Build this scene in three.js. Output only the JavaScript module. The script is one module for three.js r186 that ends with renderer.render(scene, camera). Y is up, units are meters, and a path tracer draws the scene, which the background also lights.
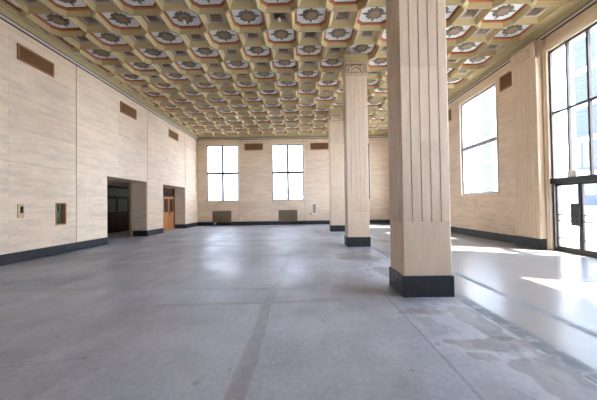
import * as THREE from 'three';
import { mergeGeometries, toCreasedNormals } from 'three/addons/utils/BufferGeometryUtils.js';
import { RoundedBoxGeometry } from 'three/addons/geometries/RoundedBoxGeometry.js';

// ---------------------------------------------------------------- camera, sky, sun, exposure
const scene = new THREE.Scene();
const camera = new THREE.PerspectiveCamera(2 * Math.atan(200 / 290.9) * 180 / Math.PI, 597 / 400, 0.05, 300);
camera.rotation.order = 'YXZ';
camera.position.set(0, 1.5, 0);
camera.rotation.set(0.0172, 0.009, -0.014);

// hazy bright sky: paler and stronger towards the horizon, the same all round
const skyRows = 64, skyData = new Float32Array(4 * skyRows * 4);
for (let j = 0; j < skyRows; j++) for (let i = 0; i < 4; i++) {
  const e = Math.max(0, ((j + 0.5) / skyRows - 0.5) * Math.PI), t = Math.pow(1 - Math.sin(e), 2), o = 4 * (4 * j + i), l = 1 + 2.4 * t;
  skyData[o] = l * (0.68 + 0.13 * t); skyData[o + 1] = l * (0.86 + 0.07 * t); skyData[o + 2] = l * 1.15; skyData[o + 3] = 1;
}
const sky = new THREE.DataTexture(skyData, 4, skyRows, THREE.RGBAFormat, THREE.FloatType);
sky.mapping = THREE.EquirectangularReflectionMapping; sky.magFilter = sky.minFilter = THREE.LinearFilter; sky.colorSpace = THREE.LinearSRGBColorSpace; sky.needsUpdate = true;
scene.background = sky;
scene.backgroundIntensity = 3.2;

const sun = new THREE.DirectionalLight(new THREE.Color().setRGB(1.0, 0.94, 0.85), 9);
sun.position.set(7 + 0.6 * 30, 30, -8 + 0.3 * 30);
sun.target.position.set(7, 0, -8);
sun.castShadow = true;
sun.shadow.mapSize.set(4096, 4096);
Object.assign(sun.shadow.camera, { left: -30, right: 30, top: 30, bottom: -30, near: 1, far: 90 });
scene.add(sun, sun.target);

const renderer = new THREE.WebGLRenderer({ antialias: true });
renderer.toneMapping = THREE.LinearToneMapping;
renderer.toneMappingExposure = 4.15;
renderer.shadowMap.enabled = true;

// ---------------------------------------------------------------- measures (Z = distance into the hall)
const XL = -7.98, XR = 7.68, ZB = 22.35, ZF = -5.0, YT = 6.6, RIB = 6.82, BASE = 0.29;

// ---------------------------------------------------------------- helpers
let seed = 12345;
const rnd = () => { seed = (seed * 1664525 + 1013904223) >>> 0; return seed / 4294967296; };
const rr = (a, b) => a + (b - a) * rnd();
const used = {};
function numbered(n) {
  if (used[n] === undefined) { used[n] = 0; return n; }
  used[n]++; return n + '_' + String(used[n]).padStart(3, '0');
}
const shadow = (m) => { m.castShadow = m.receiveShadow = true; return m; };
function tag(o, label, category, group, kind) {
  o.userData.label = label; o.userData.category = category;
  if (group) o.userData.group = group;
  if (kind) o.userData.kind = kind;
  return o;
}
function base(name, x = 0, y = 0, Z = 0, turn = 0) {      // a top-level group
  const g = new THREE.Group(); g.name = numbered(name); g.position.set(x, y, -Z); g.rotation.y = turn;
  scene.add(g); return g;
}
function grp(name, parent) { const g = new THREE.Group(); g.name = name; parent.add(g); return g; }
function part(name, geos, mat, parent) {
  let g = Array.isArray(geos) ? (geos.length > 1 ? mergeGeometries(geos.map((k) => clean(k))) : geos[0]) : geos;
  const m = shadow(new THREE.Mesh(g, mat)); m.name = name; parent.add(m); return m;
}
function clean(g) {
  if (g.index) g = g.toNonIndexed();
  for (const k of Object.keys(g.attributes)) if (!['position', 'normal', 'uv'].includes(k)) g.deleteAttribute(k);
  return g;
}
// uv in metres from position and normal; swap turns the grain upright
function metreUV(g, swap = false, ou = 0, ov = 0, div = 1) {
  const p = g.attributes.position, n = g.attributes.normal, a = new Float32Array(p.count * 2);
  for (let i = 0; i < p.count; i++) {
    const nx = Math.abs(n.getX(i)), ny = Math.abs(n.getY(i)), nz = Math.abs(n.getZ(i));
    let u, v;
    if (ny > nx && ny > nz) { u = p.getX(i); v = p.getZ(i); } else if (nx > nz) { u = p.getZ(i); v = p.getY(i); } else { u = p.getX(i); v = p.getY(i); }
    if (swap) [u, v] = [v, u];
    a[2 * i] = (u + ou) / div; a[2 * i + 1] = (v + ov) / div;
  }
  g.setAttribute('uv', new THREE.BufferAttribute(a, 2));
  return g;
}
function bx(x0, x1, y0, y1, Z0, Z1, div = 4, swap = false, ou = 0, ov = 0) {   // a box between limits, Z = depth into the hall
  const g = new THREE.BoxGeometry(x1 - x0, y1 - y0, Math.abs(Z1 - Z0)).toNonIndexed();
  g.translate((x0 + x1) / 2, (y0 + y1) / 2, -(Z0 + Z1) / 2);
  return metreUV(g, swap, ou, ov, div);
}
function rbx(x0, x1, y0, y1, Z0, Z1, r = 0.01, div = 4, swap = false, ou = 0, ov = 0) {
  const g = clean(new RoundedBoxGeometry(x1 - x0, y1 - y0, Math.abs(Z1 - Z0), 1, r));
  g.translate((x0 + x1) / 2, (y0 + y1) / 2, -(Z0 + Z1) / 2);
  return metreUV(g, swap, ou, ov, div);
}
function cyl(r0, r1, hgt, x, y, z, seg = 16, axis = 'y') {
  const g = new THREE.CylinderGeometry(r1, r0, hgt, seg).toNonIndexed();
  if (axis === 'x') g.rotateZ(Math.PI / 2); if (axis === 'z') g.rotateX(Math.PI / 2);
  return clean(g.translate(x, y, z));
}
function rectDiff(rects, hole) {                        // rectangles [u0,u1,y0,y1] less one hole
  const out = [];
  for (const r of rects) {
    const a = Math.max(r[0], hole[0]), b = Math.min(r[1], hole[1]), c = Math.max(r[2], hole[2]), d = Math.min(r[3], hole[3]);
    if (a >= b || c >= d) { out.push(r); continue; }
    if (c - r[2] > 1e-4) out.push([r[0], r[1], r[2], c]);
    if (r[3] - d > 1e-4) out.push([r[0], r[1], d, r[3]]);
    if (a - r[0] > 1e-4) out.push([r[0], a, c, d]);
    if (r[1] - b > 1e-4) out.push([b, r[1], c, d]);
  }
  return out;
}

// ---------------------------------------------------------------- textures
function lattice(n, s) {
  let q = s >>> 0; const a = new Float32Array(n * n);
  for (let i = 0; i < n * n; i++) { q = (q * 1664525 + 1013904223) >>> 0; a[i] = q / 4294967296; }
  return a;
}
function vnoise(nx, ny, s) {                             // periodic value noise on [0,1)^2
  const n = Math.max(nx, ny), L = lattice(n, s);
  return (u, v) => {
    const x = u * nx, y = v * ny, xi = Math.floor(x), yi = Math.floor(y);
    let fx = x - xi, fy = y - yi; fx = fx * fx * (3 - 2 * fx); fy = fy * fy * (3 - 2 * fy);
    const x0 = ((xi % nx) + nx) % nx, x1 = (x0 + 1) % nx, y0 = ((yi % ny) + ny) % ny, y1 = (y0 + 1) % ny;
    const a = L[y0 * n + x0], b = L[y0 * n + x1], c = L[y1 * n + x0], d = L[y1 * n + x1];
    return (a + (b - a) * fx) * (1 - fy) + (c + (d - c) * fx) * fy;
  };
}
function fbm(nx, ny, oct, s) {
  const f = []; for (let i = 0; i < oct; i++) f.push(vnoise(nx << i, ny << i, s + 77 * i));
  return (u, v) => { let t = 0, w = 0.5, k = 0; for (const g of f) { t += w * g(u, v); k += w; w *= 0.55; } return t / k; };
}
const toS = (c) => { c = Math.min(1, Math.max(0, c)); return 255 * (c <= 0.0031308 ? 12.92 * c : 1.055 * Math.pow(c, 1 / 2.4) - 0.055); };
function tex(w, h, fn, srgb = true) {                    // fn(u,v) -> [r,g,b] linear (or a grey number)
  const d = new Uint8Array(w * h * 4);
  for (let j = 0; j < h; j++) for (let i = 0; i < w; i++) {
    const c = fn((i + 0.5) / w, (j + 0.5) / h), o = 4 * (j * w + i);
    const q = typeof c === 'number' ? [c, c, c] : c;
    for (let k = 0; k < 3; k++) d[o + k] = srgb ? toS(q[k]) : 255 * Math.min(1, Math.max(0, q[k]));
    d[o + 3] = 255;
  }
  const t = new THREE.DataTexture(d, w, h);
  t.wrapS = t.wrapT = THREE.RepeatWrapping; t.magFilter = THREE.LinearFilter; t.minFilter = THREE.LinearMipmapLinearFilter;
  t.generateMipmaps = true; t.anisotropy = 8; if (srgb) t.colorSpace = THREE.SRGBColorSpace; t.needsUpdate = true;
  return t;
}
// travertine: level veins, long cloudy bands, small pits; 4 m square
const tv1 = fbm(6, 48, 4, 11), tv2 = fbm(4, 5, 4, 23), tv3 = vnoise(90, 400, 31), tv4 = fbm(22, 130, 2, 41);
const travTex = tex(1024, 1024, (u, v) => {
  const band = tv1(u, v + 0.006 * tv2(u, v)), cl = tv2(u, v), vein = tv4(u, v);
  let k = 0.92 + 0.30 * (band - 0.5) + 0.24 * (cl - 0.5) + 0.16 * (vein - 0.5);
  const pit = tv3(u, v) > 0.90 && vein > 0.5 ? 0.74 : 1;
  k *= pit;
  const w = (vein - 0.5) * 0.10;
  return [k * (1 + 0.2 * w), k * (1 - 0.2 * w), k * (1 - w)];
});
const columnTex = tex(512, 512, (u, v) => { const k = 0.92 + 0.13 * (tv1(u, v) - 0.5) + 0.16 * (tv2(u, v) - 0.5) + 0.10 * (tv4(u, v) - 0.5), w = (tv2(v, u) - 0.5) * 0.10; return [k * (1 + 0.3 * w), k, k * (1 - w)]; });
const travBump = tex(1024, 1024, (u, v) => (tv3(u, v) > 0.90 && tv4(u, v) > 0.5 ? 0.2 : 0.8) + 0.1 * tv1(u, v), false);
// concrete slab, laid once over the whole slab (uv 0..1)
const SX0 = XL - 1.0, SX1 = 2.40, SZ0 = ZF, SZ1 = ZB;
const cn1 = fbm(6, 10, 5, 51), cn2 = fbm(30, 48, 4, 61), cn3 = vnoise(400, 900, 71), cn4 = fbm(3, 5, 4, 81), cn5 = fbm(14, 22, 4, 91), cn6 = fbm(20, 3, 3, 95), cn7 = fbm(4, 36, 4, 97);
const sm = (a, b, x) => { const t = Math.min(1, Math.max(0, (x - a) / (b - a))); return t * t * (3 - 2 * t); };
const seg = (x, z, x0, z0, x1, z1, w, soft) => {
  const dx = x1 - x0, dz = z1 - z0, t = Math.min(1, Math.max(0, ((x - x0) * dx + (z - z0) * dz) / (dx * dx + dz * dz)));
  return 1 - sm(w, w + soft, Math.hypot(x - x0 - t * dx, z - z0 - t * dz));
};
const blob = (x, z, cx, cz, ax, az, n) => 1 - sm(0.84, 0.92, Math.pow(Math.pow(Math.abs(x - cx) / ax, 4) + Math.pow(Math.abs(z - cz) / az, 4), 0.25) + 2.0 * (n - 0.5));
const concreteTex = tex(1100, 2000, (u, v) => {
  const x = SX0 + u * (SX1 - SX0), z = SZ0 + v * (SZ1 - SZ0);
  const a = cn1(u, v), b = cn2(u, v), c = cn3(u, v), d = cn4(u, v), e = cn5(u, v), wob = (e - 0.5) * 0.12;
  let k = 0.80 + 0.42 * (a - 0.5) + 0.34 * (b - 0.5) + 0.16 * (c - 0.5) + 0.34 * (d - 0.5) + 0.12 * (cn6(u, v) - 0.5) + 0.30 * (cn7(u, v) - 0.5);
  let warm = 0.05 * (d - 0.5) + 0.03 * (e - 0.5);
  // filled trenches of removed counters
  const scar = Math.max(seg(x + wob, z, -0.53, 4.35, -0.53, -1, 0.07, 0.03), 0.8 * seg(x, z + wob, -2.2, 4.42, 0.6, 4.62, 0.04, 0.05), 0.45 * seg(x, z + wob, -6.6, 5.4, -0.2, 5.25, 0.05, 0.1),
    0.5 * seg(x + wob, z, -0.5, 4.4, -0.35, 9.5, 0.05, 0.06), 0.4 * seg(x, z + wob, -5.5, 8.3, 1.2, 8.3, 0.05, 0.08));
  k *= 1 - 0.22 * scar * (0.5 + e); warm += 0.05 * scar;
  k += 0.10 * (seg(x + wob, z, -0.72, 4.3, -0.72, -1, 0.06, 0.12) + 0.6 * seg(x, z + wob, -5, 5.0, 0.3, 4.95, 0.1, 0.15)) * (e);
  // saw cut
  k *= 1 - 0.30 * seg(x, z, 1.36, 4.9, 1.36, -1, 0.006, 0.014);
  // ragged screed patches along the terrazzo edge, pale scraped rims
  for (const [cx, cz, ax, az] of [[1.95, 3.15, 0.38, 0.16], [2.15, 2.45, 0.26, 0.42], [1.62, 4.05, 0.35, 0.07], [2.2, 3.8, 0.18, 0.5], [1.75, 2.95, 0.16, 0.10], [1.9, 6.6, 0.4, 0.7], [1.5, 8.6, 0.5, 0.8], [2.25, 1.6, 0.2, 0.5]]) {
    const q = blob(x + 0.5 * (e - 0.5) * Math.min(1, 3 * ax), z + 0.6 * (a - 0.5), cx, cz, ax, az, b); k *= 1 - 0.27 * q; warm += 0.04 * q;
    const rim = blob(x, z, cx, cz, ax * 1.35, az * 1.35, b) - q; k += 0.10 * Math.max(0, rim);
  }
  { // remains of the old bedding beside the strip
    const n = cn2(u * 1.4 + 0.3, v * 1.4), edge = sm(1.45, 1.75, x + 0.8 * (e - 0.5));
    k *= 1 - 0.17 * edge * sm(0.53, 0.56, n); k += 0.09 * edge * (1 - sm(0.42, 0.45, n));
  }
  // worn cracks of old tiles nearer the windows
  const t = sm(1.0, 2.2, x) * (cn5(u * 1.7, v * 1.7) > 0.62 ? 1 : 0); k += 0.06 * t;
  // pale spots and dirt specks
  if (cn2(u * 2.3, v * 2.3) > 0.70) k += 0.07;
  if (c > 0.97) k *= 0.80;
  return [k * (1 + warm), k, k * (1 - 1.3 * warm)];
});
{ // scrapes, paint drips and scuffs of the worn slab
  const { data, width: W, height: H } = concreteTex.image, sx = W / (SX1 - SX0), sz = H / (SZ1 - SZ0);
  const dab = (px, pz, r, f, jag) => {
    for (let j = Math.floor(pz - r); j <= pz + r; j++) for (let i = Math.floor(px - r); i <= px + r; i++) {
      if (i < 0 || j < 0 || i >= W || j >= H || Math.hypot(i - px, j - pz) > r * (1 - jag * rnd())) continue;
      const o = 4 * (j * W + i); for (let k = 0; k < 3; k++) data[o + k] = Math.min(255, data[o + k] * f);
    }
  };
  for (let n = 0; n < 420; n++) {                         // scratches, mostly across the hall
    let x = rr(SX0 + 1, SX1), z = rr(1.5, 20), t = rr(-0.5, 0.5) + (rnd() < 0.25 ? 1.5 : 0); const L = rr(0.1, 1.3), f = rnd() < 0.6 ? rr(1.02, 1.10) : rr(0.86, 0.96);
    for (let q = 0; q < L; q += 0.012) { x += 0.012 * Math.cos(t); z += 0.012 * Math.sin(t); t += rr(-0.06, 0.06); dab((x - SX0) * sx, (z - SZ0) * sz, 0.7, f, 0.4); }
  }
  for (let n = 0; n < 700; n++) dab((rr(SX0 + 1, SX1) - SX0) * sx, (rr(1.5, 18) - SZ0) * sz, rr(0.8, 3.2), rnd() < 0.5 ? rr(1.04, 1.14) : rr(0.80, 0.95), 0.5);
  concreteTex.needsUpdate = true;
}
const concreteRough = tex(1024, 1024, (u, v) => 0.62 + 0.5 * (cn5(u, v) - 0.5) + 0.35 * (cn1(u, v) - 0.5) + 0.1 * (cn3(u, v) - 0.5), false);
const bumpN = fbm(8, 8, 5, 131), bumpM = vnoise(300, 300, 133);
const floorBump = tex(1024, 1024, (u, v) => 0.7 * bumpN(u, v) + 0.3 * bumpM(u, v), false);
// terrazzo, 2 m square
const tz1 = vnoise(256, 256, 141), tz2 = fbm(4, 4, 4, 151), tz3 = vnoise(200, 200, 161);
const terrazzoTex = tex(1024, 1024, (u, v) => {
  let k = 0.93 + 0.12 * (tz2(u, v) - 0.5); const q = tz1(u, v), p = tz3(u, v);
  if (q > 0.82) k *= 0.86; if (p > 0.86) k *= 1.06;
  return [k, k * 0.995, k * 0.985];
});
const wd1 = fbm(24, 2, 4, 171), wd2 = vnoise(160, 6, 181);
const woodTex = tex(512, 512, (u, v) => { const k = 0.75 + 0.45 * (wd1(u, v) - 0.5) + 0.2 * (wd2(u, v) - 0.5) + 0.15; return [k, k * 0.97, k * 0.93]; });
const mb1 = fbm(4, 4, 5, 191), mb2 = fbm(10, 10, 4, 201);
const marbleTex = tex(512, 512, (u, v) => {
  const r = 1 - Math.abs(2 * mb1(u, v) - 1), vein = Math.pow(r, 22); const k = 0.55 + 0.5 * mb2(u, v) + 1.0 * vein;
  return [0.30 * k, 0.31 * k, 0.32 * k];
});

// ---------------------------------------------------------------- materials
const rgb = (r, g, b) => new THREE.Color().setRGB(r, g, b);
const std = (c, rough, o = {}) => new THREE.MeshStandardMaterial({ color: c, roughness: rough, metalness: 0, ...o });
const STONE = [0.80, 0.625, 0.45];
const stones = [[1, 1, 1], [0.965, 0.955, 0.94], [1.02, 1.01, 1.0], [0.985, 0.985, 0.985]].map((t) =>
  std(rgb(STONE[0] * t[0], STONE[1] * t[1], STONE[2] * t[2]), 0.62, { map: travTex, bumpMap: travBump, bumpScale: 0.002 }));
const columnStones = stones.map((m) => { const c = m.clone(); c.map = columnTex; return c; });
const columnPick = () => columnStones[Math.floor(rnd() * columnStones.length)];
const stonePick = () => stones[Math.floor(rnd() * stones.length)];
const M = {
  backing: std(rgb(0.62, 0.48, 0.35), 0.8, { map: travTex }),
  plaster: std(rgb(0.42, 0.36, 0.29), 0.9),
  marble: std(rgb(0.045, 0.052, 0.062), 0.5, { map: marbleTex }),
  concrete: std(rgb(0.45, 0.45, 0.48), 0.6, { map: concreteTex, bumpMap: floorBump, bumpScale: 0.002 }),
  terrazzo: std(rgb(0.34, 0.33, 0.325), 0.27, { map: terrazzoTex }),
  strip: std(rgb(0.55, 0.57, 0.61), 0.5, { map: marbleTex }),
  rib: std(rgb(0.43, 0.345, 0.175), 0.75),
  coffer: std(rgb(0.51, 0.41, 0.215), 0.75),
  orange: std(rgb(0.50, 0.15, 0.045), 0.65),
  dark: std(rgb(0.09, 0.055, 0.04), 0.7),
  panel: std(rgb(0.76, 0.77, 0.77), 0.6),
  leaf: std(rgb(0.145, 0.125, 0.085), 0.7),
  core: std(rgb(0.28, 0.19, 0.125), 0.7),
  small: std(rgb(0.44, 0.37, 0.30), 0.65),
  smallIn: std(rgb(0.25, 0.13, 0.10), 0.7),
  fillet: std(rgb(0.66, 0.60, 0.54), 0.6),
  bronze: std(rgb(0.06, 0.055, 0.05), 0.45, { metalness: 0.4 }),
  capGround: std(rgb(0.42, 0.27, 0.15), 0.8, { map: columnTex }),
  sash: std(rgb(0.34, 0.34, 0.37), 0.5),
  steel: std(rgb(0.10, 0.10, 0.11), 0.5, { metalness: 0.3 }),
  ventFrame: std(rgb(0.36, 0.16, 0.055), 0.55),
  vent: std(rgb(0.19, 0.09, 0.03), 0.6),
  grille: std(rgb(0.20, 0.15, 0.09), 0.6),
  black: std(rgb(0.012, 0.012, 0.012), 0.95),
  cream: std(rgb(0.78, 0.64, 0.47), 0.6),
  wood: std(rgb(0.52, 0.21, 0.07), 0.45, { map: woodTex }),
  darkWood: std(rgb(0.055, 0.036, 0.024), 0.6, { map: woodTex }),
  jambWood: std(rgb(0.30, 0.20, 0.10), 0.55, { map: woodTex }),
  brownWood: std(rgb(0.11, 0.055, 0.025), 0.5, { map: woodTex }),
  white: std(rgb(0.78, 0.77, 0.74), 0.5),
  glass: new THREE.MeshPhysicalMaterial({ color: rgb(0.98, 0.99, 1.0), roughness: 0.0, transmission: 1, thickness: 0, ior: 1.5 }),
  frosted: std(rgb(0.15, 0.155, 0.12), 0.5),
  paper: std(rgb(0.80, 0.80, 0.80), 0.8),
  redPaper: std(rgb(0.45, 0.06, 0.05), 0.8),
  pave: std(rgb(0.50, 0.49, 0.47), 0.9),
  render: std(rgb(0.40, 0.405, 0.415), 0.9),
  pale: std(rgb(0.66, 0.66, 0.66), 0.8),
  blueGlass: new THREE.MeshPhysicalMaterial({ color: rgb(0.042, 0.048, 0.060), roughness: 0.4, specularIntensity: 0.15 }),
};
concreteRough.repeat.set(1, 1); M.concrete.roughnessMap = concreteRough; M.concrete.roughness = 0.78;

// ---------------------------------------------------------------- walls of stone panels
// on(side) turns (depth into room, along, height) limits into a box
const onWall = {
  left: (d0, d1, u0, u1, y0, y1, f = bx, ...r) => f(XL + d0, XL + d1, y0, y1, u0, u1, ...r),
  right: (d0, d1, u0, u1, y0, y1, f = bx, ...r) => f(XR - d1, XR - d0, y0, y1, u0, u1, ...r),
  back: (d0, d1, u0, u1, y0, y1, f = bx, ...r) => f(u0, u1, y0, y1, ZB - d1, ZB - d0, ...r),
  rear: (d0, d1, u0, u1, y0, y1, f = bx, ...r) => f(u0, u1, y0, y1, ZF + d0, ZF + d1, ...r),
};
function stoneWall(side, T, span, holes, bays, courses, label) {
  const put = onWall[side], w = base('wall_' + side);
  tag(w, label, 'wall', null, 'structure');
  let solid = [[span[0], span[1], -0.2, 7.4]];
  for (const h of holes) solid = rectDiff(solid, h);
  part('backing', [...solid.map((r) => put(-T, -0.03, ...r)), ...(side === 'left' ? [put(-T, -0.16, ...NICHE)] : [])], M.backing, w);
  let n = 0;
  for (let b = 0; b + 1 < bays.length; b++) {
    const u0 = bays[b] + 0.02, u1 = bays[b + 1] - 0.02, cols = Math.max(1, Math.round((u1 - u0) / 2.4));
    for (let k = 0; k < courses.length - 1; k++) for (let c = 0; c < cols; c++) {
      let rs = [[u0 + (u1 - u0) * c / cols, u0 + (u1 - u0) * (c + 1) / cols, courses[k], courses[k + 1]]];
      for (const h of holes) rs = rectDiff(rs, h);
      const m = stonePick(), ou = rr(0, 4), ov = rr(0, 4);
      for (const r of rs) {
        if (r[1] - r[0] < 0.01 || r[3] - r[2] < 0.01) continue;
        const g = 0.0012;
        const p = part('stone_panel' + (n ? '_' + String(n).padStart(3, '0') : ''), put(-0.03, rr(-0.0008, 0.0008), r[0] + g, r[1] - g, r[2] + g, r[3] - g, bx, 4, false, ou, ov), m, w); n++;
      }
    }
  }
  return w;
}
const OP1 = [11.9, 14.97, -0.01, 2.8], OP2 = [16.75, 19.93, -0.01, 2.8], NICHE = [9.38, 9.8, 0.95, 1.68];
const WY0 = 1.87, WY1 = 6.2;
const backWins = [[-7.27, -4.8], [-2.21, 0.22], [2.86, 5.3]];
const sideWins = [[16.6, 19.1], [11.4, 13.95], [1.6, 4.25], [-2.7, -1.4]];  // the last opening is added to brighten the foreground
const ENT = [5.5, 9.08, -0.01, 6.2];
const cL = [BASE, 1.13, 1.97, 2.8, 3.75, 4.7, 5.65, YT], cB = [BASE, 1.08, WY0, 2.95, 4.05, 5.13, WY1, YT];
stoneWall('left', 0.9, [ZF - 0.4, ZB + 0.4], [OP1, OP2, [NICHE[0], NICHE[1], NICHE[2], NICHE[3]]], [ZF, -4.15, 0.65, 5.45, 10.25, 15.06, 19.98, ZB], cL,
  'long pale travertine wall with two deep doorways and small wall boxes');
stoneWall('back', 0.4, [XL - 0.9, XR + 0.4], backWins.map((w) => [w[0], w[1], WY0, WY1]), [XL, -4.78, 0.25, 5.33, XR], cB,
  'end wall of warm travertine with tall paned windows and low grilles');
stoneWall('right', 0.4, [ZF - 0.4, ZB + 0.4], [...sideWins.map((w) => [w[0], w[1], WY0, WY1]), ENT], [ZF, -0.6, 4.4, 5.5, 9.08, 10.2, 15.2, 20.2, ZB], cB,
  'tan travertine wall with tall window, pilaster and glass entrance');
stoneWall('rear', 0.4, [XL - 0.9, XR + 0.4], [], [XL, -2.7, 2.5, XR], cL, 'plain travertine wall closing the hall opposite the paned windows');

// ---------------------------------------------------------------- floor
{
  const f = base('floor'); tag(f, 'worn grey concrete floor edged by polished terrazzo with dark strips', 'floor', null, 'structure');
  const slab = new THREE.BoxGeometry(SX1 - SX0, 0.2, SZ1 - SZ0).toNonIndexed();
  slab.translate((SX0 + SX1) / 2, -0.1, -(SZ0 + SZ1) / 2);
  const p = slab.attributes.position, uv = slab.attributes.uv;
  for (let i = 0; i < p.count; i++) uv.setXY(i, (p.getX(i) - SX0) / (SX1 - SX0), (-p.getZ(i) - SZ0) / (SZ1 - SZ0));
  part('concrete_slab', slab, M.concrete, f);
  part('terrazzo_field', [bx(2.6, 3.2, -0.2, 0, ZF, ZB, 2)], M.terrazzo, f);
  part('terrazzo_field_001', [bx(3.33, XR + 0.4, -0.2, 0, ZF, ZB, 2)], M.terrazzo, f);
  part('border_strip', bx(2.4, 2.6, -0.2, 0, ZF, ZB, 1), M.strip, f);
  part('border_strip_001', bx(3.2, 3.33, -0.2, 0, ZF, ZB, 1), M.strip, f);
}

// ---------------------------------------------------------------- coffered ceiling
const S = 0.92, CX0 = 0.36, CZ0 = 8.32;
const octagon = (a, c) => [[a, -a + c], [a, a - c], [a - c, a], [-a + c, a], [-a, a - c], [-a, -a + c], [-a + c, -a], [a - c, -a]];
const square = (a) => [[a, -a], [a, a], [-a, a], [-a, -a]];
function clip(poly, ax, sgn, lim) {                      // keep sgn * p[ax] <= lim
  const out = [], ins = (p) => sgn * p[ax] <= lim;
  poly.forEach((p, i) => {
    const q = poly[(i + 1) % poly.length];
    if (ins(p)) out.push(p);
    if (ins(p) !== ins(q)) { const t = (sgn * lim - p[ax]) / (q[ax] - p[ax]); out.push([p[0] + t * (q[0] - p[0]), p[1] + t * (q[1] - p[1])]); }
  });
  return out;
}
function loft(rings) {                                    // rings of [poly, y]; x = poly[0], z = -poly[1]
  const v = [];
  for (let k = 0; k + 1 < rings.length; k++) {
    const [A, ya] = rings[k], [B, yb] = rings[k + 1];
    for (let i = 0; i < A.length; i++) {
      const j = (i + 1) % A.length;
      const a = [A[i][0], ya, -A[i][1]], b = [A[j][0], ya, -A[j][1]], c = [B[j][0], yb, -B[j][1]], d = [B[i][0], yb, -B[i][1]];
      v.push(...a, ...c, ...b, ...a, ...d, ...c);
    }
  }
  const g = new THREE.BufferGeometry(); g.setAttribute('position', new THREE.Float32BufferAttribute(v, 3)); g.computeVertexNormals();
  return metreUV(g);
}
function slabOf(poly, y0, y1) {                           // flat polygon with thickness, y0 (lower) .. y1
  if (poly.length < 3) return null;
  const s = new THREE.Shape(poly.map((p) => new THREE.Vector2(p[0], p[1])));
  const g = new THREE.ExtrudeGeometry(s, { depth: y1 - y0, bevelEnabled: false });
  g.rotateX(-Math.PI / 2); g.translate(0, y0, 0);
  return clean(g);
}
function star(r0, lobes, amp, tip, n = 96) {              // scalloped leaf wheel with four long points
  const out = [];
  for (let i = 0; i < n; i++) {
    const t = i / n * 2 * Math.PI, q = Math.abs(((t + Math.PI / 4) % (Math.PI / 2)) - Math.PI / 4);
    const dq = Math.abs(((t) % (Math.PI / 2)) - Math.PI / 4);
    let r = r0 + amp * Math.cos(lobes * t) + 0.03 * Math.exp(-dq * dq / 0.05);
    if (q < 0.2) r = Math.max(r, tip - (tip - r0) * Math.pow(q / 0.2, 0.7));
    out.push([r * Math.cos(t), r * Math.sin(t)]);
  }
  return out;
}
const petals = (r0, n, amp, m = 64) => Array.from({ length: m }, (_, i) => { const t = i / m * 2 * Math.PI, r = r0 + amp * Math.abs(Math.cos(n * t / 2)); return [r * Math.cos(t), r * Math.sin(t)]; });
const cofferSets = {};
function cofferGeos(kind, cut) {                          // cut: null | [axis, sign, limit]
  const key = kind + (cut || '');
  if (cofferSets[key]) return cofferSets[key];
  const k = (poly, inset = 0) => (cut ? clip(poly, cut[0], cut[1], cut[2] - inset) : poly);
  let s;
  if (kind === 'oct') {
    s = {
      hole: k(octagon(0.53, 0.18)),
      frame: loft([[k(octagon(0.53, 0.18)), RIB], [k(octagon(0.518, 0.177), 0.01), RIB + 0.04], [k(octagon(0.472, 0.162), 0.03), RIB + 0.127]]),
      border: loft([[k(octagon(0.472, 0.162), 0.03), RIB + 0.127], [k(octagon(0.434, 0.152), 0.04), RIB + 0.137], [k(octagon(0.430, 0.151), 0.045), RIB + 0.162]]),
      inner: loft([[k(octagon(0.430, 0.151), 0.045), RIB + 0.162], [k(octagon(0.414, 0.146), 0.05), RIB + 0.165], [k(octagon(0.412, 0.145), 0.051), RIB + 0.182]]),
      panel: slabOf(k(octagon(0.412, 0.145), 0.051), RIB + 0.180, RIB + 0.212),
      leaf: slabOf(k(star(0.235, 12, 0.022, 0.365), 0.06), RIB + 0.162, RIB + 0.181),
      core: slabOf(k(petals(0.125, 8, 0.03), 0.06), RIB + 0.150, RIB + 0.167),
    };
  } else if (k(square(0.164), 0.055).length < 3) {         // only a strip of the square is left beside the wall
    s = {
      hole: k(square(0.365)),
      frame: loft([[k(square(0.365)), RIB], [k(square(0.352), 0.01), RIB + 0.04], [k(square(0.265), 0.03), RIB + 0.152]]),
      border: slabOf(k(square(0.266), 0.029), RIB + 0.147, RIB + 0.182),
    };
  } else {
    s = {
      hole: k(square(0.365)),
      frame: loft([[k(square(0.365)), RIB], [k(square(0.352), 0.01), RIB + 0.04], [k(square(0.265), 0.03), RIB + 0.152]]),
      border: loft([[k(square(0.265), 0.03), RIB + 0.152], [k(square(0.255), 0.04), RIB + 0.137], [k(square(0.175), 0.05), RIB + 0.137], [k(square(0.164), 0.055), RIB + 0.192]]),
      panel: slabOf(k(square(0.164), 0.055), RIB + 0.187, RIB + 0.212),
      core: slabOf(k(petals(0.075, 4, 0.045), 0.06), RIB + 0.162, RIB + 0.189),
    };
  }
  return (cofferSets[key] = s);
}
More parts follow.
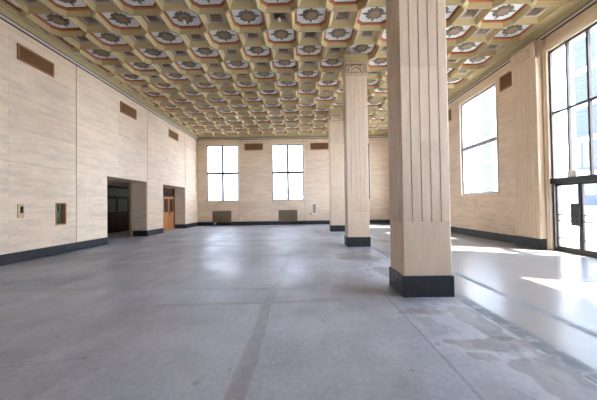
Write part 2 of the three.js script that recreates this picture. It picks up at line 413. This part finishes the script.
{
  const ceil = base('ceiling'); tag(ceil, 'painted coffered ceiling of octagons and squares with leaf rosettes', 'ceiling', null, 'structure');
  part('roof_slab', bx(XL - 0.9, XR + 0.4, 7.2, 7.4, ZF - 0.4, ZB + 0.4), M.plaster, ceil);
  const sheet = new THREE.Shape([[XL, ZF], [XR, ZF], [XR, ZB], [XL, ZB]].map((p) => new THREE.Vector2(...p)));
  let nOct = 0, nSq = 0;
  for (let j = -13; j <= 15; j++) for (let i = -9; i <= 7; i++) {
    const x = CX0 + i * S, Z = CZ0 + j * S, edgeX = i === -9, edgeZ = j === 15;
    if (edgeX && edgeZ) continue;
    let cut = null;
    if (edgeX) cut = [0, -1, -(XL + 0.25 - x)];
    if (edgeZ) cut = [1, 1, ZB - 0.17 - Z];
    const oct = ((i + j) % 2 + 2) % 2 === 0, G = cofferGeos(oct ? 'oct' : 'sq', cut);
    const h = new THREE.Path(G.hole.map((p) => new THREE.Vector2(x + p[0], Z + p[1]))); sheet.holes.push(h);
    const nm = oct ? 'octagonal_coffer' : 'square_coffer', n = oct ? nOct++ : nSq++;
    const c = grp(nm + (n ? '_' + String(n).padStart(3, '0') : ''), ceil); c.position.set(x, 0, -Z);
    part('coffer_side', G.frame, M.coffer, c);
    if (oct) {
      part('painted_border', G.border, M.orange, c); part('inner_moulding', G.inner, M.dark, c);
      part('panel', G.panel, M.panel, c); if (G.leaf) part('leaf_rosette', G.leaf, M.leaf, c); if (G.core) part('rosette_core', G.core, M.core, c);
    } else {
      part('frame', G.border, M.small, c); if (G.panel) part('panel', G.panel, M.smallIn, c); if (G.core) part('rosette', G.core, M.leaf, c);
    }
  }
  const g = new THREE.ShapeGeometry(sheet); g.rotateX(-Math.PI / 2); g.translate(0, RIB, 0);
  part('rib_grid', clean(g), M.rib, ceil);
}

// cornice along the four walls
function cornice(n, side, a, b, label) {
  const put = onWall[side], t = base('trim_' + n); tag(t, label, 'cornice', null, 'structure');
  part('dark_band', put(-0.03, 0.012, a, b, YT, YT + 0.045), M.dark, t);
  part('fillet', put(-0.03, 0.045, a, b, YT + 0.045, YT + 0.095), M.fillet, t);
  part('dark_band_001', put(-0.03, 0.035, a, b, YT + 0.095, YT + 0.135), M.dark, t);
  const prof = [[-0.03, YT + 0.135], [0.055, YT + 0.135], [0.07, YT + 0.165], [0.12, YT + 0.19], [0.14, YT + 0.205], [0.14, RIB + 0.02], [-0.03, RIB + 0.02]];
  const sh = new THREE.Shape(prof.map((p) => new THREE.Vector2(p[0], p[1])));
  const g = clean(new THREE.ExtrudeGeometry(sh, { depth: b - a, bevelEnabled: false }));
  const p = g.attributes.position;
  for (let i = 0; i < p.count; i++) {
    const d = p.getX(i), y = p.getY(i), u = a + p.getZ(i);
    if (side === 'left') p.setXYZ(i, XL + d, y, -u); else if (side === 'right') p.setXYZ(i, XR - d, y, -u);
    else if (side === 'back') p.setXYZ(i, u, y, -(ZB - d)); else p.setXYZ(i, u, y, -(ZF + d));
  }
  g.computeVertexNormals(); part('cove', metreUV(g), M.rib, t);
}
cornice(1, 'left', ZF, ZB, 'moulded cornice above the wall with the two doorways');
cornice(2, 'back', XL, XR, 'moulded cornice above the paned end windows');
cornice(3, 'right', ZF, ZB, 'moulded cornice above the glass entrance and side windows');
cornice(4, 'rear', XL, XR, 'moulded cornice above the plain closing wall');

// black marble baseboards
function skirting(side, rects, extra, label) {
  const put = onWall[side];
  const m = part('baseboard_' + side, [...rects.map(([a, b]) => put(-0.03, 0.025, a, b, 0, BASE, rbx, 0.006, 1.3)), ...extra], M.marble, scene);
  tag(m, label, 'baseboard', null, 'structure');
}
const jambs = [OP1, OP2].flatMap((o) => [bx(XL - 0.72, XL, 0, BASE, o[0] - 0.01, o[0] + 0.025, 1.3), bx(XL - 0.72, XL, 0, BASE, o[1] - 0.025, o[1] + 0.01, 1.3)]);
skirting('left', [[ZF, OP1[0]], [OP1[1], OP2[0]], [OP2[1], ZB]], jambs, 'black marble baseboard running along the wall with the doorways');
skirting('back', [[XL, -6.86], [-5.36, -1.77], [-0.28, XR]], [onWall.back(-0.03, 0.025, -6.86, -5.36, 0, 0.25, rbx, 0.006, 1.3), onWall.back(-0.03, 0.025, -1.77, -0.28, 0, 0.25, rbx, 0.006, 1.3)], 'black marble baseboard under the paned end windows');
skirting('right', [[ZF, 4.4], [10.2, ZB]], [], 'black marble baseboard under the tall side window');
skirting('rear', [[XL, XR]], [], 'black marble baseboard of the plain closing wall');

// ---------------------------------------------------------------- windows
function windowUnit(n, side, a, b, label) {
  const put = onWall[side], w = base('window_' + n); tag(w, label, 'window', null, 'structure');
  const fm = side === 'back' ? M.steel : M.sash, D0 = -0.13, D1 = -0.06, mid = (a + b) / 2, ty = 4.02, F = 0.075;
  // stone lining with a thin raised edge
  part('casing', [put(-0.05, 0.02, a - 0.07, a, WY0 - 0.0, WY1 + 0.07, rbx, 0.006), put(-0.05, 0.02, b, b + 0.07, WY0, WY1 + 0.07, rbx, 0.006), put(-0.05, 0.02, a, b, WY1, WY1 + 0.07, rbx, 0.006)], M.cream, w);
  part('sill', put(-0.4, 0.03, a - 0.07, b + 0.07, WY0 - 0.05, WY0, rbx, 0.006), M.cream, w);
  part('frame', [put(D0, D1, a, a + F, WY0, WY1), put(D0, D1, b - F, b, WY0, WY1), put(D0, D1, a + F, b - F, WY0, WY0 + F), put(D0, D1, a + F, b - F, WY1 - F, WY1)], fm, w);
  if (side === 'back') part('mullion', put(D0, D1, mid - 0.075, mid + 0.075, WY0 + F, WY1 - F), M.steel, w);
  part('transom', put(D0 - 0.01, D1 + 0.01, a + F, b - F, ty - 0.085, ty + 0.085), fm, w);
  for (const [p, q] of side === 'back' ? [[a + F, mid - 0.075], [mid + 0.075, b - F]] : [[a + F, b - F]]) for (const [r, s] of [[WY0 + F, ty - 0.085], [ty + 0.085, WY1 - F]])
    part('pane', put(-0.097, -0.093, p, q, r, s), M.glass, w);
}
windowUnit(1, 'back', ...backWins[0], 'tall four-pane end window next to the corner by the wooden door');
windowUnit(2, 'back', ...backWins[1], 'tall four-pane end window beside the wall niche');
windowUnit(3, 'back', ...backWins[2], 'tall four-pane end window behind the columns');
windowUnit(4, 'right', ...sideWins[0], 'tall side window beyond the nearest column, close to the end wall');
windowUnit(5, 'right', ...sideWins[1], 'tall side window with city facade behind, next to the fluted pilaster');
windowUnit(6, 'right', ...sideWins[2], 'tall side window opposite the floor scar, past the glass entrance');

windowUnit(7, 'right', ...sideWins[3], 'added narrow light opening nearest the plain closing wall');  // unseen window added to let more light onto the foreground

// ---------------------------------------------------------------- entrance: glazed doors under a great window
{
  const put = onWall.right, w = base('door_1'); tag(w, 'dark bronze glass entrance doors under tall multi-paned window', 'entrance', null, 'structure');
  const [a, b] = ENT, D0 = -0.14, D1 = -0.06, T = 2.14, top = 6.2;
  part('casing', [put(-0.2, 0.05, b, b + 0.07, 0, top + 0.12, rbx, 0.01), put(-0.05, 0.02, b - 0.05, b, 0, top + 0.05, rbx, 0.006), put(-0.2, 0.05, a - 0.07, a, 0, top + 0.12, rbx, 0.01), put(-0.2, 0.05, a, b, top, top + 0.12, rbx, 0.01), put(-0.05, 0.02, a, b - 0.05, top - 0.05, top, rbx, 0.006)], M.cream, w);
  part('frame', [put(D0, D1, a, a + 0.06, 0, top - 0.05), put(D0, D1, b - 0.11, b - 0.05, 0, top - 0.05), put(D0, D1, a, b - 0.05, top - 0.11, top - 0.05)], M.bronze, w);
  part('door_head', put(D0 - 0.05, D1 + 0.06, a, b - 0.05, T - 0.11, T + 0.06, rbx, 0.008), M.bronze, w);
  part('threshold', put(-0.4, 0.0, a, b - 0.05, 0, 0.02), M.bronze, w);
  const us = [b - 0.11, 8.43, 7.82, 7.21, 6.60, 6.02, a + 0.06], H = 4.2;
  for (let k = 1; k < us.length - 1; k++) part('mullion', put(D0, D1, us[k] - 0.028, us[k] + 0.028, T + 0.06, top - 0.11), M.bronze, w);
  part('transom', put(D0 - 0.005, D1 + 0.005, a + 0.06, b - 0.11, H - 0.03, H + 0.03), M.bronze, w);
  for (let k = 0; k + 1 < us.length; k++) for (const [r, s] of [[T + 0.06, H - 0.03], [H + 0.03, top - 0.11]])
    part('pane', put(-0.102, -0.098, us[k + 1] + 0.028, us[k] - 0.028, r, s), M.glass, w);
  // sidelight and four leaves
  part('sidelight_pane', put(-0.102, -0.098, 8.93, b - 0.11, 0.12, T - 0.11), M.glass, w);
  part('sidelight_rail', put(D0, D1, 8.88, b - 0.11, 0.02, 0.12), M.bronze, w);
  const leaves = [[8.15, 8.93], [7.37, 8.14], [6.35, 7.13], [5.57, 6.34]];
  part('post', put(D0, D1, 7.14, 7.36, 0, T - 0.11), M.bronze, w);
  leaves.forEach(([p, q], i) => {
    const d = grp('door_leaf', w), st = 0.06;
    part('stile', put(D0 + 0.01, D1 - 0.01, p, p + st, 0.02, T - 0.11), M.bronze, d);
    part('stile', put(D0 + 0.01, D1 - 0.01, q - st, q, 0.02, T - 0.11), M.bronze, d);
    part('rail', put(D0 + 0.01, D1 - 0.01, p + st, q - st, 0.02, 0.16), M.bronze, d);
    part('rail', put(D0 + 0.01, D1 - 0.01, p + st, q - st, T - 0.18, T - 0.11), M.bronze, d);
    part('pane', put(-0.102, -0.098, p + st, q - st, 0.16, T - 0.18), M.glass, d);
    for (const y of [0.41, 0.92, 1.10]) part('guard_bar', put(-0.078, -0.062, p + st, q - st, y - 0.02, y + 0.02), M.steel, d);
    if (i === 0 || i === 2) {
      const lk = part('lock_case', put(-0.07, -0.01, p - 0.02, p + 0.24, 0.80, 1.44, rbx, 0.012), M.bronze, d);
      part('knob', [cyl(0.03, 0.024, 0.05, XR + 0.0, 1.05, -(p + 0.09), 16, 'x'), cyl(0.018, 0.018, 0.02, XR + 0.0, 0.93, -(p + 0.09), 12, 'x')], M.steel, d);
    }
  });
}
{
  const g = base('exit_sign'); tag(g, 'small pale box sign above the glass entrance doors', 'sign');
  part('case', onWall.right(-0.02, 0.06, 8.12, 8.38, 2.18, 2.38, rbx, 0.012), std(rgb(0.52, 0.54, 0.42), 0.6), g);
  part('face', onWall.right(0.06, 0.064, 8.14, 8.36, 2.2, 2.36), M.white, g);
}

// ---------------------------------------------------------------- fluted shapes: columns and pilasters
function fluted(w, d, n, gw, gd, m = n) {                 // outline of a rectangle with upright grooves, x by z
  const pts = [], side = (len, k, f) => {
    for (let i = 0; i < k; i++) {
      const a = -len / 2 + len * i / k, b = -len / 2 + len * (i + 1) / k;
      if (i === 0) pts.push(f(a + 0.012, 0)); else pts.push(f(a + gw / 2, 0));
      if (i < k - 1) { pts.push(f(b - gw / 2, 0)); pts.push(f(b - gw / 3.2, gd)); pts.push(f(b + gw / 3.2, gd)); } else pts.push(f(b - 0.012, 0));
    }
  };
  side(w, n, (t, q) => [t, -d / 2 + q]); side(d, m, (t, q) => [w / 2 - q, t]);
  side(w, n, (t, q) => [-t, d / 2 - q]); side(d, m, (t, q) => [-w / 2 + q, -t]);
  return pts;
}
function prism(pts, y0, y1, swap = true, div = 4) {
  const s = new THREE.Shape(pts.map((p) => new THREE.Vector2(p[0], p[1])));
  const g = clean(new THREE.ExtrudeGeometry(s, { depth: y1 - y0, bevelEnabled: false }));
  g.rotateX(-Math.PI / 2); g.translate(0, y0, 0); g.computeVertexNormals();
  return metreUV(g, swap, rr(0, 4), rr(0, 4), div);
}
const CW = 0.77, CD = 0.69;
function palmette(w, y0, y1) {                            // raised ornament in the plane z = 0, facing +z
  const out = [], h = y1 - y0, cy = y0 + 0.12 * h, b = (x0, x1, ya, yb, t) => bx(x0, x1, ya, yb, -t, 0.06);
  out.push(b(-w / 2, w / 2, y0, y0 + 0.05, 0.03), b(-w / 2, w / 2, y1 - 0.045, y1, 0.035), b(-w / 2, -w / 2 + 0.06, y0, y1, 0.028), b(w / 2 - 0.06, w / 2, y0, y1, 0.028));
  for (const [R, r] of [[0.225, 0.04], [0.13, 0.03]]) out.push(clean(new THREE.TorusGeometry(R, r, 6, 18, Math.PI).toNonIndexed().translate(0, cy + 0.03, 0.004)));
  for (let k = -2; k <= 2; k++) {
    const s = clean(new THREE.SphereGeometry(1, 8, 6).toNonIndexed()); s.scale(0.026, 0.062, 0.045); s.translate(0, 0.075, 0); s.rotateZ(-k * 0.62); s.translate(0, cy + 0.03, 0.005); out.push(s);
  }
  for (const q of [-1, 1]) {
    for (let k = 0; k < 3; k++) { const s = clean(new THREE.SphereGeometry(1, 8, 6).toNonIndexed()); s.scale(0.028, 0.08, 0.045); s.rotateZ(-q * (0.5 + 0.5 * k)); s.translate(q * (0.22 + 0.035 * k), y1 - 0.12 - 0.07 * k * 0.6, 0.004); out.push(s); }
    out.push(clean(new THREE.TorusGeometry(0.04, 0.014, 6, 14).toNonIndexed().translate(q * 0.27, cy + 0.07, 0.004)));
  }
  return out;
}
function column(x, Z, label) {
  const c = base('stone_column', x, 0, Z); tag(c, label, 'column', 'square stone columns in a row');
  part('plinth', clean(metreUV(clean(new RoundedBoxGeometry(CW + 0.05, 0.34, CD + 0.05, 2, 0.012)), false, rr(0, 1), rr(0, 1), 1.3)).translate(0, 0.17, 0), M.marble, c);
  const plain = [[-CW / 2 + 0.012, -CD / 2], [CW / 2 - 0.012, -CD / 2], [CW / 2, -CD / 2 + 0.012], [CW / 2, CD / 2 - 0.012], [CW / 2 - 0.012, CD / 2], [-CW / 2 + 0.012, CD / 2], [-CW / 2, CD / 2 - 0.012], [-CW / 2, -CD / 2 + 0.012]];
  part('base_block', prism(plain, 0.34, 1.198), columnPick(), c);
  const ys = [1.2, 2.5, 3.72, 4.9, 6.08];
  for (let k = 0; k < 4; k++) part('fluted_shaft', prism(fluted(CW, CD, 5, 0.022, 0.016), ys[k], ys[k + 1] - 0.002), columnPick(), c);
  const cap = part('capital', metreUV(clean(new RoundedBoxGeometry(CW - 0.10, 0.5, CD - 0.10, 1, 0.01)), true, 0, 0, 4).translate(0, 6.33, 0), M.capGround, c);
  part('astragal', clean(new RoundedBoxGeometry(CW + 0.06, 0.05, CD + 0.06, 2, 0.02)).translate(0, 6.1, 0), stones[1], c);
  for (let k = 0; k < 4; k++) {
    const wide = k % 2 ? CD : CW, off = k % 2 ? CW : CD;
    const g = mergeGeometries(palmette(wide, 6.12, 6.57)); g.translate(0, 0, off / 2 - 0.028); g.rotateY(k * Math.PI / 2);
    part('carved_palmette', g, stones[2], c);
  }
  part('impost_block', clean(new RoundedBoxGeometry(CW + 0.05, 0.28, CD + 0.05, 1, 0.012)).translate(0, 6.575 + 0.14, 0), M.rib, c);
  return c;
}
column(2.015, 4.7 + CD / 2, 'fluted square stone column on black plinth standing nearest the entrance doors');
column(2.02, 10.3 + CD / 2, 'middle one of three square stone columns, carved capital under the ceiling');
column(2.03, 16.2 + CD / 2, 'square stone column closest to the paned end windows');

function pilaster(Z0, Z1, label) {
  const w = Z1 - Z0, d = 0.24, c = base('pilaster', XR - d / 2, 0, (Z0 + Z1) / 2); tag(c, label, 'pilaster', 'wall pilasters beside the entrance', 'structure');
  part('plinth', metreUV(clean(new RoundedBoxGeometry(d + 0.04, 0.34, w + 0.02, 1, 0.01)), false, 0, 0, 1.3).translate(-0.015, 0.17, 0), M.marble, c);
  const ys = [0.34, 1.5, 2.7, 3.9, 5.1, 6.05];
  for (let k = 0; k < 5; k++) part('fluted_shaft', prism(fluted(d, w, 1, 0.018, 0.007, 7), ys[k], ys[k + 1] - 0.002), columnPick(), c);
  part('capital', metreUV(clean(new RoundedBoxGeometry(d, YT - 6.05, w, 1, 0.01)), true, 0, 0, 4).translate(0, (YT + 6.05) / 2, 0), stones[0], c);
  const g = mergeGeometries(palmette(w, 6.08, 6.55)); g.translate(0, 0, d / 2); g.rotateY(-Math.PI / 2);
  part('carved_palmette', g, stones[2], c);
}
pilaster(9.16, 10.2, 'fluted stone pilaster between glass entrance and tall side window');
pilaster(4.4, 5.42, 'fluted stone pilaster on the other jamb of the glass entrance');

// ---------------------------------------------------------------- doorways in the long wall
function doorway(n, o, DX, label, glazed) {                // DX: plane of the door leaves
  const w = base('door_' + n); tag(w, label, 'door', null, 'structure');
  const [a, b] = o, top = 2.8, hw = glazed ? M.wood : M.darkWood, jm = glazed ? M.brownWood : M.darkWood;
  part('door_jamb', bx(DX - 0.08, DX + 0.05, 0, top, a, a + 0.09, 1, true), jm, w); part('door_jamb', bx(DX - 0.08, DX + 0.05, 0, top, b - 0.12, b, 1, true), jm, w);
  part('door_head', bx(DX - 0.08, DX + 0.05, top - 0.1, top, a + 0.09, b - 0.12, 1), jm, w); part('transom_bar', bx(DX - 0.08, DX + 0.03, 2.12, 2.2, a + 0.09, b - 0.12, 1), jm, w);
  const n2 = 4, p = a + 0.09, q = b - 0.12;
  for (let k = 0; k < n2; k++) {
    const u0 = p + (q - p) * k / n2 + 0.004, u1 = p + (q - p) * (k + 1) / n2 - 0.004, lf = grp('door_leaf', w), st = 0.09, cut = glazed ? 1.15 : 1.25;
    part('stile', bx(DX - 0.04, DX, 0.01, 2.12, u0, u0 + st, 1, true), hw, lf); part('stile', bx(DX - 0.04, DX, 0.01, 2.12, u1 - st, u1, 1, true), hw, lf);
    part('rail', bx(DX - 0.04, DX, 0.01, 0.22, u0 + st, u1 - st, 1), hw, lf); part('rail', bx(DX - 0.04, DX, cut - 0.12, cut, u0 + st, u1 - st, 1), hw, lf); part('rail', bx(DX - 0.04, DX, 2.02, 2.12, u0 + st, u1 - st, 1), hw, lf);
    part('lower_panel', bx(DX - 0.03, DX - 0.012, 0.22, cut - 0.12, u0 + st, u1 - st, 1, true), hw, lf);
    part('pane', bx(DX - 0.022, DX - 0.018, cut, 2.02, u0 + st, u1 - st), glazed ? M.glass : M.frosted, lf);
    part('handle', [cyl(0.012, 0.012, 0.22, DX + 0.05, 1.05, -(k % 2 ? u0 + 0.045 : u1 - 0.045), 10), cyl(0.009, 0.009, 0.05, DX + 0.025, 0.96, -(k % 2 ? u0 + 0.045 : u1 - 0.045), 8, 'x'), cyl(0.009, 0.009, 0.05, DX + 0.025, 1.14, -(k % 2 ? u0 + 0.045 : u1 - 0.045), 8, 'x')], M.bronze, lf);
    part('transom_pane', bx(DX - 0.022, DX - 0.018, 2.2, top - 0.1, u0, u1), glazed ? M.glass : M.frosted, w);
  }
}
const DX3 = XL - 0.74;
doorway(2, [15.3, 20.2], -11.28, 'dark-stained glazed doors in the passage seen through the wide doorway', false);
doorway(3, OP2, DX3, 'orange-brown wooden doors with glass above, inside the farther doorway', true);
{ // plain wooden lining of the open doorway
  const t = base('trim_5'); tag(t, 'brown wooden lining at the back of the wide open doorway', 'door lining', null, 'structure');
  const [a, b] = OP1, X0 = XL - 0.9, X1 = XL - 0.78;
  part('jamb_board', bx(X0, X1, 0, 2.8, a, a + 0.06, 1, true), M.jambWood, t); part('jamb_board', bx(X0, X1, 0, 2.8, b - 0.06, b, 1, true), M.jambWood, t);
  part('head_board', bx(X0, X1, 2.74, 2.8, a + 0.06, b - 0.06, 1), M.jambWood, t);
}
{ // the unlit passage behind the doorways
  const c = base('wall_corridor'); tag(c, 'unlit passage behind the doorways of the long wall', 'corridor', null, 'structure');
  part('passage_shell', [bx(-11.6, -11.36, -0.2, 3.4, 9.8, 22.4), bx(-11.4, XL - 0.9, 3.2, 3.4, 9.8, 22.4), bx(-11.4, SX0, -0.2, 0, 9.8, 22.4), bx(-11.4, XL - 0.9, -0.2, 3.4, 9.8, 10), bx(-11.4, XL - 0.9, -0.2, 3.4, 22.2, 22.4)], M.plaster, c);
}

// ---------------------------------------------------------------- ventilation grilles
function vent(side, a, b, y0, y1, label, group, low = false) {
  const put = onWall[side], g = base(low ? 'radiator_grille' : 'ventilation_grille'); tag(g, label, 'grille', group);
  const F = low ? 0.035 : 0.05, fm = low ? M.grille : M.ventFrame, sm_ = low ? M.grille : M.vent;
  part('back_plate', put(0.001, 0.004, a, b, y0, y1), low ? M.grille : M.vent, g);
  part('frame', [put(0.001, 0.03, a, b, y0, y0 + F), put(0.001, 0.03, a, b, y1 - F, y1), put(0.001, 0.03, a, a + F, y0 + F, y1 - F), put(0.001, 0.03, b - F, b, y0 + F, y1 - F)], fm, g);
  const n = low ? 12 : 7, hgt = y1 - y0 - 2 * F, sl = [];
  for (let k = 0; k < n; k++) { const y = y0 + F + hgt * (k + 0.5) / n; sl.push(put(0.004, 0.022, a + F, b - F, y - hgt / n * 0.32, y + hgt / n * 0.32)); }
  const m = low ? 16 : 12; for (let k = 1; k < m; k++) { const u = a + F + (b - a - 2 * F) * k / m; sl.push(put(0.004, 0.026, u - 0.008, u + 0.008, y0 + F, y1 - F)); }
  part('lattice', sl, sm_, g);
}
const GV = 'brown ventilation grilles high on the walls', GR = 'low grilles under the end windows';
vent('left', 8.08, 9.3, 5.74, 6.2, 'brown grille high on the wall above the two small wall boxes', GV);
vent('left', 12.77, 14.02, 5.74, 6.24, 'brown grille high on the wall above the dark wide doorway', GV);
vent('left', 17.5, 18.85, 5.76, 6.24, 'brown grille high on the wall above the doorway with wooden doors', GV);
vent('back', -4.31, -2.89, 5.77, 6.29, 'brown grille high on the end wall between the two clear paned windows', GV);
vent('back', 0.77, 2.16, 5.75, 6.27, 'brown grille high on the end wall above the wall niche', GV);
vent('right', 10.22, 11.13, 5.7, 6.27, 'brown grille high between fluted pilaster and tall side window', GV);
vent('right', 14.75, 15.9, 5.7, 6.27, 'brown grille on the far side of the tall side window, behind the near column', GV);
vent('back', -6.84, -5.38, 0.25, 1.13, 'dark low grille under the end window next to the corner', GR, true);
vent('back', -1.75, -0.3, 0.25, 1.13, 'dark low grille under the end window beside the niche', GR, true);

// ---------------------------------------------------------------- small things on the walls
{
  const g = base('switch_plate'); tag(g, 'small tan wall plate with black slot on the travertine wall', 'wall plate');
  part('plate', onWall.left(0.001, 0.02, 8.1, 8.3, 1.24, 1.64, rbx, 0.006), std(rgb(0.60, 0.40, 0.20), 0.7), g);
  part('slot', onWall.left(0.02, 0.022, 8.17, 8.265, 1.38, 1.57), M.black, g);
}
{
  const g = base('recessed_box'); tag(g, 'open wood-lined wall recess with loose wires and pipe inside', 'wall recess');
  const [a, b, y0, y1] = NICHE, T = 0.035, D = -0.13;
  part('lining', [onWall.left(D, 0.012, a, a + T, y0, y1), onWall.left(D, 0.012, b - T, b, y0, y1), onWall.left(D, 0.012, a + T, b - T, y0, y0 + T), onWall.left(D, 0.012, a + T, b - T, y1 - T, y1)], M.ventFrame, g);
  part('back_board', onWall.left(D - 0.02, D, a, b, y0, y1), std(rgb(0.07, 0.075, 0.05), 0.8), g);
  part('pipe', cyl(0.025, 0.025, y1 - y0 - 2 * T, XL - 0.08, (y0 + y1) / 2, -(a + 0.24), 12), std(rgb(0.10, 0.12, 0.08), 0.5), g);
  for (let k = 0; k < 3; k++) {
    const c = new THREE.CatmullRomCurve3([0, 1, 2, 3, 4].map((i) => new THREE.Vector3(XL - 0.07 + 0.025 * Math.sin(i * 2 + k), y1 - T - i * 0.11 - 0.04 * k, -(a + 0.1 + 0.06 * k + 0.05 * Math.sin(i * 1.7 + 2 * k)))));
    part('wire', clean(new THREE.TubeGeometry(c, 20, 0.008, 6)), k === 1 ? std(rgb(0.30, 0.33, 0.20), 0.6) : M.black, g);
  }
  part('junction_box', onWall.left(D, -0.06, a + 0.08, a + 0.22, y0 + 0.22, y0 + 0.44, rbx, 0.01), std(rgb(0.08, 0.10, 0.09), 0.5), g);
}
{
  const g = base('drinking_niche'); tag(g, 'narrow white-edged wall niche with ledge and stub pipe on the end wall', 'wall niche');
  const P = onWall.back, a = 0.80, b = 1.20, y0 = 0.86, y1 = 1.6;
  part('surround', [P(0.001, 0.05, a, a + 0.07, y0, y1, rbx, 0.01), P(0.001, 0.05, b - 0.06, b, y0, y1, rbx, 0.01), P(0.001, 0.05, a + 0.07, b - 0.06, y1 - 0.06, y1, rbx, 0.01)], M.white, g);
  part('back_plate', P(0.001, 0.012, a + 0.07, b - 0.06, y0, y1 - 0.06), std(rgb(0.30, 0.20, 0.13), 0.7), g);
  part('ledge', P(0.001, 0.2, a + 0.02, b + 0.06, y0 - 0.09, y0, rbx, 0.02), M.white, g);
  part('stub_pipe', [cyl(0.045, 0.045, 0.16, 0.74, 0.80, -(ZB - 0.08), 14, 'z'), cyl(0.06, 0.06, 0.03, 0.74, 0.80, -(ZB - 0.02), 14, 'z')], M.grille, g);
  for (let k = 0; k < 4; k++) part('shelf_slat', P(0.012, 0.03, a + 0.07, b - 0.06, y0 + 0.1 + 0.14 * k, y0 + 0.14 + 0.14 * k), std(rgb(0.40, 0.27, 0.17), 0.7), g);
}
{
  const g = base('floor_outlet'); tag(g, 'small pale socket on the black baseboard under the corner grille', 'socket');
  part('case', onWall.back(0.026, 0.075, -6.72, -6.55, 0.10, 0.24, rbx, 0.012), M.white, g);
  part('socket_face', onWall.back(0.075, 0.08, -6.69, -6.58, 0.13, 0.21), M.grille, g);
}
tag(part(numbered('paper_notice'), bx(DX3 + 0.001, DX3 + 0.003, 1.35, 1.95, 17.05, 17.3), M.paper, scene), 'white paper sheet taped to the wooden door glass', 'paper');
tag(part(numbered('paper_notice'), bx(DX3 + 0.001, DX3 + 0.003, 1.45, 1.7, 17.8, 18.0), M.redPaper, scene), 'red paper sheet taped to the wooden door glass', 'paper');
function bulb(i, j, y, label) {
  const x = CX0 + i * S, Z = CZ0 + j * S, g = base('light_bulb', x, y, Z); tag(g, label, 'light bulb', 'bare bulbs in the ceiling');
  part('socket', cyl(0.03, 0.04, 0.05, 0, -0.025, 0, 14), M.bronze, g);
  const pr = [[0.0, -0.17], [0.03, -0.165], [0.045, -0.14], [0.048, -0.115], [0.035, -0.085], [0.022, -0.06], [0.02, -0.045]];
  part('globe', clean(new THREE.LatheGeometry(pr.map((p) => new THREE.Vector2(...p)), 16)), std(rgb(0.85, 0.85, 0.85), 0.1), g);
}
bulb(-1, 0, RIB + 0.162, 'bare white bulb in a small square coffer');
bulb(-4, 0, RIB + 0.15, 'bare white bulb in the heart of an octagonal rosette');

// ---------------------------------------------------------------- outdoors
{
  const g = part('ground', [bx(XR + 0.4, 90, -0.4, -0.12, -60, 110), bx(-60, XR + 0.4, -0.4, -0.12, ZB + 0.4, 110)], M.pave, scene);
  tag(g, 'pale sunlit pavement outside the windows', 'pavement', null, 'structure');
  const b = base('office_building', 32, 0, 50); tag(b, 'pale city building with blue window strips across the street', 'building');
  part('wall', new THREE.BoxGeometry(10, 34, 64).translate(5, 16.9, 0), M.pale, b);
  for (let k = 0; k < 11; k++) {
    const z = -29 + 5.8 * k;
    for (let f = 0; f < 8; f++) part('window', new THREE.BoxGeometry(0.1, 3.3, 2.5).translate(-0.03, 2.6 + 3.9 * f, z), M.blueGlass, b);
    part('pier', new THREE.BoxGeometry(0.5, 34, 0.9).translate(-0.25, 16.9, z + 2.9), M.pale, b);
  }
  const n = base('added_sky_block_building', 0, 0, 33); tag(n, 'added plain building cutting sky light at the end windows', 'building');  // building added to dim the sky light entering through the end windows
  part('wall', new THREE.BoxGeometry(48, 38, 8).translate(-11, 18.9, -4), M.render, n);
  for (let k = 0; k < 9; k++) part('pilaster_strip', new THREE.BoxGeometry(0.7, 38, 0.3).translate(-30 + 5.4 * k, 18.9, 0.1), M.render, n);
  for (let k = 0; k < 9; k++) part('string_course', new THREE.BoxGeometry(48, 0.3, 0.2).translate(-11, 3.4 + 4.1 * k, 0.08), M.render, n);
  const p = base('added_sun_block_pier', 10, -0.12, 5.3); tag(p, 'added unseen stone pier blocking sun from the glass entrance', 'pier');  // added out-of-view pier, keeps sun off the floor inside the entrance
  part('shaft', metreUV(clean(new RoundedBoxGeometry(0.9, 11, 2.2, 1, 0.02)), true, 0, 0, 4).translate(0, 5.5 + 0.4, 0), stones[0], p);
  part('plinth', clean(new RoundedBoxGeometry(1.05, 0.4, 2.35, 1, 0.02)).translate(0, 0.2, 0), M.marble, p);
}

renderer.render(scene, camera);
